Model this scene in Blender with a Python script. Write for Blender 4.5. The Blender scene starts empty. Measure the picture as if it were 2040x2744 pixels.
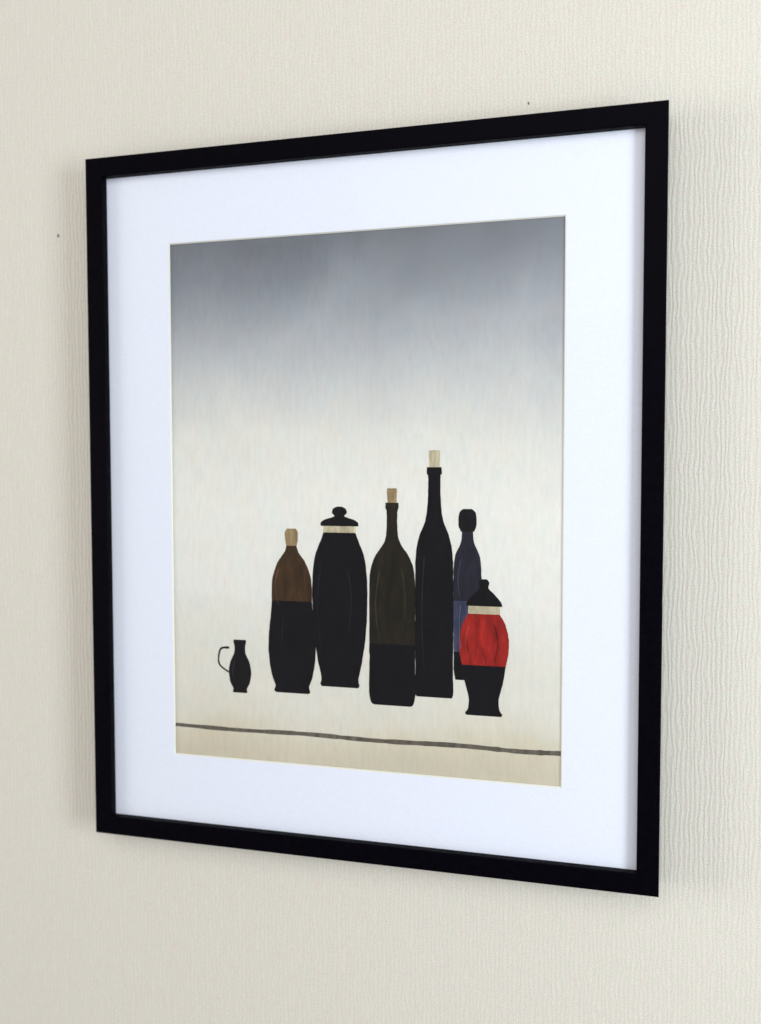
import bpy, math, random
from mathutils import Vector, Matrix

# ------------------------------------------------------------------ camera, world, lamps
sc = bpy.context.scene
CZ = 1.5            # height of the picture's centre above the floor
FD = 0.032          # the frame's front face stands this far off the wall

cam_d = bpy.data.cameras.new('camera')
cam = bpy.data.objects.new('camera', cam_d)
sc.collection.objects.link(cam)
fwd = Vector((-0.26208258, 0.96391222, -0.04679615)).normalized()
up = Vector((-0.01099852, 0.04550457, 0.99890569)).normalized()
right = fwd.cross(up).normalized()
up = right.cross(fwd)
rot = Matrix((right, up, -fwd)).transposed()
cam.matrix_world = Matrix.Translation((0.24146, -0.79270 - FD, CZ + 0.03142)) @ rot.to_4x4()
cam_d.sensor_fit = 'VERTICAL'
cam_d.sensor_height = 36.0
cam_d.sensor_width = 36.0 * 0.743
cam_d.lens = 36.0 * 2459.52 / 2744.0
cam_d.clip_start = 0.01
cam_d.clip_end = 100
cam_d.dof.use_dof = True
cam_d.dof.focus_distance = 0.80
cam_d.dof.aperture_fstop = 3.0
sc.camera = cam

world = bpy.data.worlds.new('World')
sc.world = world
world.use_nodes = True
bg = world.node_tree.nodes['Background']
bg.inputs['Color'].default_value = (1.0, 0.965, 0.94, 1)
bg.inputs['Strength'].default_value = 0.33


def area(name, loc, target, sx, sy, watts, col):
    d = bpy.data.lights.new(name, 'AREA')
    d.shape = 'RECTANGLE'; d.size = sx; d.size_y = sy
    d.energy = watts; d.color = col
    o = bpy.data.objects.new(name, d)
    sc.collection.objects.link(o)
    o.location = loc
    o.rotation_euler = (Vector(target) - Vector(loc)).to_track_quat('-Z', 'Y').to_euler()
    return o


T = (0, 0, CZ)
area('window_light', (1.60, -1.10, 1.49), T, 0.55, 0.9, 21.5, (0.90, 0.985, 1.03))
area('side_window_light', (-4.6, -1.95, 1.46), (0.0, 0, CZ), 2.2, 2.2, 108, (1.0, 0.95, 0.89))
area('overhead_fill_light', (0.4, -2.3, 2.8), (0.1, 0, CZ), 2.4, 1.6, 24, (1.0, 0.965, 0.92))  # added soft fill from above for ambient bounce, not a real ceiling lamp

vs = sc.view_settings
vs.view_transform = 'Standard'
vs.look = 'None'
vs.exposure = 0.09
vs.gamma = 1.0
sc.display_settings.display_device = 'sRGB'


# ------------------------------------------------------------------ helpers
def lin(r, g, b):
    f = lambda c: (c / 255 / 12.92) if c / 255 <= 0.04045 else ((c / 255 + 0.055) / 1.055) ** 2.4
    return (f(r), f(g), f(b), 1.0)


def mesh_obj(name, verts, faces, mats, parent=None, idx=None, smooth=False):
    me = bpy.data.meshes.new(name)
    me.from_pydata(verts, [], faces)
    me.update()
    for m in (mats if isinstance(mats, (list, tuple)) else [mats]):
        me.materials.append(m)
    if idx:
        me.polygons.foreach_set('material_index', idx)
    if smooth:
        me.polygons.foreach_set('use_smooth', [True] * len(me.polygons))
    o = bpy.data.objects.new(name, me)
    sc.collection.objects.link(o)
    if parent:
        o.parent = parent
    return o


def box(x0, x1, y0, y1, z0, z1):
    v = [(x, y, z) for x in (x0, x1) for y in (y0, y1) for z in (z0, z1)]
    f = [(0, 1, 3, 2), (4, 6, 7, 5), (0, 4, 5, 1), (2, 3, 7, 6), (0, 2, 6, 4), (1, 5, 7, 3)]
    return v, f


class NT:
    """small node-graph helper"""
    def __init__(self, name):
        self.m = bpy.data.materials.new(name)
        self.m.use_nodes = True
        self.t = self.m.node_tree
        self.b = self.t.nodes['Principled BSDF']
        self.out = self.t.nodes['Material Output']
        self.tc = self.t.nodes.new('ShaderNodeTexCoord')

    def n(self, kind, **kw):
        nd = self.t.nodes.new('ShaderNode' + kind)
        for k, v in kw.items():
            setattr(nd, k, v)
        return nd

    def l(self, a, b):
        self.t.links.new(a, b)

    def noise(self, scale, detail=2.0, rough=0.5, dist=0.0):
        mp = self.n('Mapping')
        mp.inputs['Scale'].default_value = scale
        self.l(self.tc.outputs['Object'], mp.inputs['Vector'])
        nz = self.n('TexNoise')
        nz.inputs['Scale'].default_value = 1.0
        nz.inputs['Detail'].default_value = detail
        nz.inputs['Roughness'].default_value = rough
        nz.inputs['Distortion'].default_value = dist
        self.l(mp.outputs['Vector'], nz.inputs['Vector'])
        return nz

    def ramp(self, src, stops, interp='LINEAR'):
        r = self.n('ValToRGB')
        r.color_ramp.interpolation = interp
        el = r.color_ramp.elements
        while len(el) > 1:
            el.remove(el[-1])
        el[0].position = stops[0][0]; el[0].color = stops[0][1]
        for p, c in stops[1:]:
            e = el.new(p); e.color = c
        self.l(src, r.inputs['Fac'])
        return r.outputs['Color']

    def math(self, op, a, b):
        m = self.n('Math', operation=op)
        for i, v in enumerate((a, b)):
            if isinstance(v, (int, float)):
                m.inputs[i].default_value = v
            else:
                self.l(v, m.inputs[i])
        return m.outputs[0]

    def mix(self, mode, fac, a, b):
        m = self.n('Mix', data_type='RGBA', blend_type=mode)
        for s, v in ((m.inputs[0], fac), (m.inputs[6], a), (m.inputs[7], b)):
            if isinstance(v, (int, float, tuple)):
                s.default_value = v
            else:
                self.l(v, s)
        return m.outputs[2]

    def bump(self, height, strength, dist):
        b = self.n('Bump')
        b.inputs['Strength'].default_value = strength
        b.inputs['Distance'].default_value = dist
        self.l(height, b.inputs['Height'])
        self.l(b.outputs['Normal'], self.b.inputs['Normal'])


def g(v):
    return (v, v, v, 1.0)


# ------------------------------------------------------------------ materials
def wallpaper_mat():
    m = NT('cream_ribbed_wallpaper')
    # wandering vertical ribs, about 4 mm apart, forking and fading along their length
    sep = m.n('SeparateXYZ'); m.l(m.tc.outputs['Object'], sep.inputs[0])
    warp = m.noise((85, 1, 26), 3.0, 0.6)
    ph = m.math('ADD', m.math('MULTIPLY', sep.outputs['X'], 2 * math.pi / 0.0040),
                m.math('MULTIPLY', warp.outputs['Fac'], 17.0))
    wave = m.math('ADD', m.math('MULTIPLY', m.math('SINE', ph, 0.0), 0.5), 0.5)
    lift = m.noise((170, 1, 52), 2.0, 0.65)
    ribs = m.math('MULTIPLY', wave, m.math('ADD', lift.outputs['Fac'], 0.15))
    fine = m.noise((520, 1, 110), 2.0, 0.55)
    fib = m.noise((900, 900, 900), 2.0, 0.6)
    h = m.math('ADD', m.math('MULTIPLY', ribs, 0.42),
               m.math('ADD', m.math('MULTIPLY', fine.outputs['Fac'], 0.42),
                      m.math('MULTIPLY', fib.outputs['Fac'], 0.22)))
    m.bump(h, 0.60, 0.0012)
    base = m.ramp(ribs, [(0.0, (0.706, 0.686, 0.622, 1)), (0.75, (0.750, 0.729, 0.669, 1))])
    tint = m.noise((150, 150, 130), 4.0, 0.7)
    tcol = m.ramp(tint.outputs['Color'], [(0.3, (0.950, 1.0, 0.935, 1)), (0.5, (1, 1, 1, 1)), (0.7, (1.0, 0.940, 0.965, 1))])
    base = m.mix('MULTIPLY', 1.0, base, tcol)
    sp = m.noise((820, 820, 820), 1.0, 0.6)
    scol = m.ramp(sp.outputs['Fac'], [(0.25, g(0.84)), (0.75, g(1.11))])
    base = m.mix('MULTIPLY', 1.0, base, scol)
    m.l(base, m.b.inputs['Base Color'])
    m.b.inputs['Roughness'].default_value = 0.85
    m.b.inputs['Specular IOR Level'].default_value = 0.2
    return m.m


def plain(name, col, rough=0.6, spec=0.5, speck=0.05, scale=900, bump=0.0):
    m = NT(name)
    nz = m.noise((scale, scale, scale), 2.0, 0.6)
    v = m.ramp(nz.outputs['Fac'], [(0.3, g(1 - speck)), (0.7, g(1 + speck))])
    c = m.mix('MULTIPLY', 1.0, col, v)
    m.l(c, m.b.inputs['Base Color'])
    m.b.inputs['Roughness'].default_value = rough
    m.b.inputs['Specular IOR Level'].default_value = spec
    if bump:
        m.bump(nz.outputs['Fac'], 0.4, bump)
    return m.m


def frame_mat():
    m = NT('black_satin_frame_paint')
    grain = m.noise((160, 160, 160), 3.0, 0.6)
    c = m.ramp(grain.outputs['Fac'], [(0.3, (0.0010, 0.0008, 0.0022, 1)), (0.7, (0.0022, 0.0017, 0.0042, 1))])
    m.l(c, m.b.inputs['Base Color'])
    r = m.ramp(grain.outputs['Fac'], [(0.3, g(0.40)), (0.7, g(0.52))])
    m.l(r, m.b.inputs['Roughness'])
    m.b.inputs['Specular IOR Level'].default_value = 0.03
    m.bump(grain.outputs['Fac'], 0.15, 0.0002)
    return m.m


def glass_mat():
    m = NT('clear_picture_glass')
    lw = m.n('LayerWeight'); lw.inputs['Blend'].default_value = 0.5
    p = m.math('POWER', lw.outputs['Facing'], 5.0)
    f = m.math('ADD', m.math('MULTIPLY', p, 0.9), 0.004)
    tr = m.n('BsdfTransparent'); tr.inputs['Color'].default_value = (0.990, 0.995, 0.995, 1)
    gl = m.n('BsdfGlossy'); gl.inputs['Roughness'].default_value = 0.03
    mx = m.n('MixShader')
    m.l(f, mx.inputs[0]); m.l(tr.outputs[0], mx.inputs[1]); m.l(gl.outputs[0], mx.inputs[2])
    m.l(mx.outputs[0], m.out.inputs['Surface'])
    return m.m


PT, PB = 0.252, -0.252       # the print's sheet, top and bottom


def print_mat():
    """the printed picture's ground: slate sky fading to off-white and then a cream strip"""
    m = NT('printed_grey_to_cream_ground')
    sep = m.n('SeparateXYZ'); m.l(m.tc.outputs['Object'], sep.inputs[0])
    wash = m.noise((9, 1, 7), 3.0, 0.55, 0.4)
    z = m.math('ADD', sep.outputs['Z'], m.math('MULTIPLY', m.math('SUBTRACT', wash.outputs['Fac'], 0.5), 0.075))
    t = m.math('DIVIDE', m.math('SUBTRACT', z, PB), PT - PB)
    K = 1.13
    P = lambda zmm: (zmm / 1000 - PB) / (PT - PB)
    C = lambda r, gg, b: tuple(min(1.0, c * K) for c in lin(r, gg, b)[:3]) + (1,)
    col = m.ramp(t, [
        (P(-246), C(190, 182, 164)), (P(-222), C(199, 192, 174)), (P(-205), C(206, 202, 190)), (P(-180), C(210, 207, 199)),
        (P(-140), C(211, 209, 201)), (P(-92), C(215, 214, 209)), (P(-84), C(218, 217, 213)), (P(0), C(220, 219, 214)),
        (P(60), C(212, 211, 206)), (P(100), C(194, 195, 195)), (P(140), C(172, 175, 180)),
        (P(180), C(147, 151, 159)), (P(215), C(124, 128, 137)), (P(246), C(107, 110, 118))])
    st = m.noise((240, 1, 55), 4.0, 0.65, 0.3)
    scol = m.ramp(st.outputs['Fac'], [(0.28, g(0.92)), (0.5, g(1.0)), (0.74, g(1.07))])
    col = m.mix('MULTIPLY', 0.7, col, scol)
    mot = m.noise((48, 1, 42), 4.0, 0.65)
    mcol = m.ramp(mot.outputs['Color'], [(0.3, (1.02, 0.98, 0.955, 1)), (0.5, (1, 1, 1, 1)), (0.7, (0.955, 1.0, 1.025, 1))])
    col = m.mix('MULTIPLY', 0.9, col, mcol)
    gr = m.noise((1000, 1, 1000), 1.0, 0.5)
    gcol = m.ramp(gr.outputs['Fac'], [(0.3, g(0.95)), (0.7, g(1.05))])
    col = m.mix('MULTIPLY', 1.0, col, gcol)
    m.l(col, m.b.inputs['Base Color'])
    m.b.inputs['Roughness'].default_value = 0.7
    m.b.inputs['Specular IOR Level'].default_value = 0.25
    return m.m


_paint = {}


def paint(r, gg, b):
    """a printed brush colour, streaky and uneven"""
    k = (r, gg, b)
    if k not in _paint:
        m = NT('printed_brushwork')
        c = lin(r, gg, b)
        st = m.noise((150, 1, 38), 3.0, 0.6, 0.6)
        v = m.ramp(st.outputs['Fac'], [(0.25, g(0.60)), (0.5, g(1.0)), (0.78, g(1.65))])
        col = m.mix('MULTIPLY', 1.0, c, v)
        m.l(col, m.b.inputs['Base Color'])
        m.b.inputs['Roughness'].default_value = 0.7
        m.b.inputs['Specular IOR Level'].default_value = 0.2
        _paint[k] = m.m
    return _paint[k]


WALLPAPER = wallpaper_mat()
PLASTER = plain('pale_plaster', (0.66, 0.63, 0.56, 1), 0.9, 0.2)
FRAME = frame_mat()
GLASS = glass_mat()
MOUNT = plain('white_mount_board', (0.825, 0.855, 0.985, 1), 0.8, 0.2, 0.035, 900)
BEVEL = plain('cream_mount_core', (0.900, 0.895, 0.810, 1), 0.8, 0.2, 0.03, 1200)
BOARD = plain('brown_backing_board', (0.22, 0.15, 0.09, 1), 0.9, 0.2, 0.1, 300)
PRINT = print_mat()
MARK = plain('dark_pinhole', (0.16, 0.15, 0.11, 1), 0.9, 0.1)

# ------------------------------------------------------------------ the wall
wall = mesh_obj('wall', *box(-3.5, 3.5, 0.001, 0.12, 0.0, 2.75), PLASTER)
wall['kind'] = 'structure'
wall['label'] = 'cream wall papered with fine vertical ribs behind the framed picture'
wp = mesh_obj('wallpaper', [(-3.5, 0, 0), (3.5, 0, 0), (3.5, 0, 2.75), (-3.5, 0, 2.75)], [(0, 1, 2, 3)], WALLPAPER, wall)


def pinhole(x, z, rx, rz, seed):
    rnd = random.Random(seed)
    n = 12
    v = [(0, -0.0006, 0)]
    for k in range(n):
        a = 2 * math.pi * k / n
        q = rnd.uniform(0.7, 1.25)
        v.append((rx * q * math.cos(a), -0.0001, rz * q * math.sin(a)))
    f = [(0, 1 + (k + 1) % n, 1 + k) for k in range(n)]
    o = mesh_obj('pinhole', v, f, MARK, wall, smooth=True)
    o.location = (x, 0, CZ + z)


pinhole(-0.3213, 0.2683, 0.0013, 0.0019, 3)
pinhole(0.1520, 0.3510, 0.0008, 0.0014, 8)

# ------------------------------------------------------------------ the framed picture
root = bpy.data.objects.new('framed_picture', None)
sc.collection.objects.link(root)
root.location = (0, 0, CZ)
root['label'] = 'black framed art print in a wide white mount hanging on the cream wall'
root['category'] = 'framed picture'

HW, HH, RW = 0.2686, 0.330, 0.0183      # outer half size, width of the rails
Y0 = -FD                                # front face


def frame_rail(side):
    # cross-section: u = inward from the outer edge, y = depth; edges slightly rounded
    r = 0.0010
    sec = [(0.0, -0.0005)]
    for k in range(5):
        a = math.pi / 2 * k / 4
        sec.append((r - r * math.cos(a), Y0 + r - r * math.sin(a)))
    for k in range(5):
        a = math.pi / 2 * k / 4
        sec.append((RW - r + r * math.sin(a), Y0 + r - r * math.cos(a)))
    sec += [(RW, Y0 + 0.0079), (RW - 0.004, Y0 + 0.0079), (RW - 0.004, -0.0005)]
    gap = 0.00006
    v = []
    for end in (-1, 1):
        for u, y in sec:
            if side in ('top', 'bottom'):
                s = 1 if side == 'top' else -1
                v.append((end * (HW - u - gap), y, s * (HH - u)))
            else:
                s = 1 if side == 'right' else -1
                v.append((s * (HW - u), y, end * (HH - u - gap)))
    n = len(sec)
    f = [(k, (k + 1) % n, n + (k + 1) % n, n + k) for k in range(n)]
    f += [tuple(range(n)), tuple(range(2 * n - 1, n - 1, -1))]
    if side in ('top', 'left'):
        f = [tuple(reversed(q)) for q in f]
    return mesh_obj('frame_rail', v, f, FRAME, root)


for s in ('top', 'bottom', 'left', 'right'):
    frame_rail(s)

IW, IH = HW - RW, HH - RW               # sight opening
mesh_obj('glass', *box(-IW + 0.0002, IW - 0.0002, Y0 + 0.0062, Y0 + 0.0078, -IH + 0.0002, IH - 0.0002), GLASS, root)

# mount: a board with a bevelled window
MX0, MX1, MZ0, MZ1 = -0.1853, 0.1869, -0.2466, 0.2461      # edge of the cut at the front
YM = Y0 + 0.0081
TH = 0.0015
BW = 0.0010
ow, oh = HW - 0.006, HH - 0.006
front = [(-ow, YM, -oh), (ow, YM, -oh), (ow, YM, oh), (-ow, YM, oh)]
hole = [(MX0, YM, MZ0), (MX1, YM, MZ0), (MX1, YM, MZ1), (MX0, YM, MZ1)]
back = [(x, YM + TH, z) for x, y, z in front]
cut = [(MX0 + BW, YM + TH, MZ0 + BW), (MX1 - BW, YM + TH, MZ0 + BW),
       (MX1 - BW, YM + TH, MZ1 - BW), (MX0 + BW, YM + TH, MZ1 - BW)]
mv = front + hole + back
mf = []
for k in range(4):
    j = (k + 1) % 4
    mf.append((k, j, 4 + j, 4 + k))
    mf.append((k, 8 + k, 8 + j, j))
mount = mesh_obj('mount', mv, mf, MOUNT, root)
bev = mesh_obj('bevel_edge', hole + cut, [(k, (k + 1) % 4, 4 + (k + 1) % 4, 4 + k) for k in range(4)], BEVEL, mount)

# print sheet and backing
YP = YM + TH + 0.0004
sheet = mesh_obj('art_print', *box(-0.200, 0.200, YP, YP + 0.0003, PB - 0.004, PT + 0.004), PRINT, root)
mesh_obj('backing_board', *box(-ow, ow, YP + 0.0006, YP + 0.0036, -oh, oh), BOARD, root)

# ------------------------------------------------------------------ what is printed: a plain still life of dark vessels
layer = [0]


def spline(pts, per=7):
    out = []
    n = len(pts)
    for i in range(n - 1):
        p0, p1, p2, p3 = pts[max(i - 1, 0)], pts[i], pts[i + 1], pts[min(i + 2, n - 1)]
        for k in range(per):
            t = k / per
            q = []
            for d in range(2):
                a, b, c, e = p0[d], p1[d], p2[d], p3[d]
                q.append(0.5 * (2 * b + (c - a) * t + (2 * a - 5 * b + 4 * c - e) * t * t + (3 * b - a - 3 * c + e) * t ** 3))
            out.append(tuple(q))
    out.append(pts[-1])
    return out


def shape(name, bands, x, lean=0.0, seed=0):
    """bands: list of (colour, [(half width mm, z mm), ...]) from top to bottom; one flat printed mesh"""
    rnd = random.Random(seed)
    y = YP - 0.00006 - 0.00002 * layer[0]
    layer[0] += 1
    v, f, mi, mats = [], [], [], []
    for bi, (col, prof) in enumerate(bands):
        mats.append(paint(*col))
        s = spline(prof)
        base = len(v)
        for (w, z) in s:
            jl, jr = rnd.gauss(0, 0.10), rnd.gauss(0, 0.10)
            cx = x + lean * (z + 180)
            v.append(((cx - max(w, 0.1) + jl) / 1000, y, z / 1000))
            v.append(((cx + max(w, 0.1) + jr) / 1000, y, z / 1000))
        for k in range(len(s) - 1):
            a = base + 2 * k
            f.append((a, a + 2, a + 3, a + 1)); mi.append(bi)
    return mesh_obj(name, v, f, mats, sheet, mi)


def stroke(name, col, pts, w0, w1, seed=0):
    rnd = random.Random(seed)
    y = YP - 0.00006 - 0.00002 * layer[0]
    layer[0] += 1
    s = spline(pts, 10)
    v, f = [], []
    for k, (px, pz) in enumerate(s):
        a = s[max(k - 1, 0)]; b = s[min(k + 1, len(s) - 1)]
        dx, dz = b[0] - a[0], b[1] - a[1]
        L = math.hypot(dx, dz) or 1
        w = (w0 + (w1 - w0) * k / (len(s) - 1)) * rnd.uniform(0.85, 1.15)
        nx, nz = -dz / L * w / 2, dx / L * w / 2
        v.append(((px + nx) / 1000, y, (pz + nz) / 1000))
        v.append(((px - nx) / 1000, y, (pz - nz) / 1000))
    for k in range(len(s) - 1):
        f.append((2 * k, 2 * k + 1, 2 * k + 3, 2 * k + 2))
    return mesh_obj(name, v, f, paint(*col), sheet)


INK = (11, 9, 16); COAL = (16, 14, 18); OLIVE = (32, 28, 21); BROWN = (62, 44, 28)
SLATE = (58, 60, 84); RED = (146, 32, 28); CREAM = (186, 176, 150); CLAY = (150, 128, 96); BLUEGREY = (34, 34, 46)

# table edge line, slightly uneven
stroke('printed_table_edge', (98, 92, 84), [(-186, -217.5), (-120, -218.2), (-50, -217.0), (20, -218.0), (95, -216.6), (150, -217.6), (188, -216.4)], 3.7, 4.4, 4)
# small dark milk jug
stroke('printed_jug_handle', COAL, [(-127, -139), (-136, -141), (-137.5, -155), (-127, -163)], 2.0, 1.6, 5)
shape('printed_jug', [(COAL, [(6, -131), (6.5, -133), (5.5, -138), (6, -144), (10, -153), (11.5, -163), (10, -172), (7, -178), (7.5, -181), (6, -182)])], -116, 0.0, 6)
# brown and black stoppered vase
shape('printed_vase', [(CLAY, [(4.5, -24), (6.5, -28), (6, -36), (5, -40)]),
                       (BROWN, [(5, -40), (7, -46), (14, -56), (19, -70), (20, -84), (20, -92)]),
                       (INK, [(20, -92), (21, -104), (23, -122), (23.5, -140), (21, -160), (17, -172), (18, -177), (16, -179)])], -63, 0.0, 7)
# wide black jar with a lid
shape('printed_jar', [(COAL, [(2, -3), (6, -5), (7, -9), (5, -12), (14, -15), (18, -18), (18, -21)]),
                      (CREAM, [(15.5, -21), (15.5, -27)]),
                      (INK, [(15.5, -27), (18, -34), (24, -50), (26.5, -72), (26.5, -98), (25, -122), (21.5, -146), (18, -162), (19, -168), (17.5, -170.5)])], -16, 0.0, 8)
# olive bottle with a cork
shape('printed_bottle', [(CLAY, [(4.2, 14), (4.6, 12), (4.2, 4), (4, 1)]),
                         (OLIVE, [(6, 1), (6, -4), (5, -8), (5.2, -26), (8, -36), (17, -50), (21, -66), (21.5, -100), (21.5, -128)]),
                         (INK, [(21.5, -128), (21.5, -150), (21.8, -172), (20, -182), (17, -184.4)])], 34, 0.0, 9)
# tall black bottle
shape('printed_bottle', [(CREAM, [(4.6, 48), (5, 46), (4.8, 36), (4.6, 33)]),
                         (INK, [(6.6, 33), (6.8, 27), (5.6, 24), (6, 2), (8, -14), (14, -30), (17, -48), (17.5, -80), (17.5, -120), (17.2, -150), (17.5, -170), (16, -174.3)])], 73, 0.0, 10)
# narrow slate-blue bottle
shape('printed_bottle', [(COAL, [(4, -4), (7.5, -8), (8, -18), (6, -24)]),
                         (BLUEGREY, [(5, -24), (6, -34), (11, -46), (12.5, -62), (12.5, -86)]),
                         (SLATE, [(12.5, -86), (12.5, -110), (12, -132)]),
                         (INK, [(12, -132), (12, -148), (10.5, -157)])], 103, 0.0, 11)
# small red pot with a black lid
shape('printed_pot', [(INK, [(2.5, -66), (4.5, -69), (4, -74), (9, -79), (15, -86), (16, -90)]),
                      (CREAM, [(14, -90), (14, -97)]),
                      (RED, [(14, -97), (19, -106), (22, -120), (21.5, -133), (19.5, -143)]),
                      (INK, [(19.5, -143), (17, -158), (13.5, -172), (14, -182), (16.5, -186), (15.5, -188)])], 118, 0.0, 12)
# dry brush marks down the vessels
for q, (px, z0, z1, bow, col) in enumerate([
        (-76, -62, -96, -3, (92, 68, 44)), (-71, -108, -160, -2, (26, 24, 32)), (-33, -52, -140, -4, (28, 26, 34)),
        (-8, -60, -120, 3, (34, 32, 40)), (22, -62, -124, -3, (58, 54, 42)), (43, -60, -118, 3, (50, 46, 36)),
        (64, -46, -150, -2, (40, 38, 46)), (97, -50, -84, -2, (58, 60, 74)), (97, -90, -128, -1, (92, 96, 124)),
        (105, -108, -138, -3, (166, 56, 48)), (127, -106, -140, 3, (104, 18, 20)), (-121, -152, -172, -2, (46, 44, 48))]):
    stroke('printed_brush_mark', col, [(px, z0), (px + bow, (z0 * 2 + z1) / 3), (px + bow, (z0 + z1 * 2) / 3), (px, z1)], 1.1, 0.5, 20 + q)
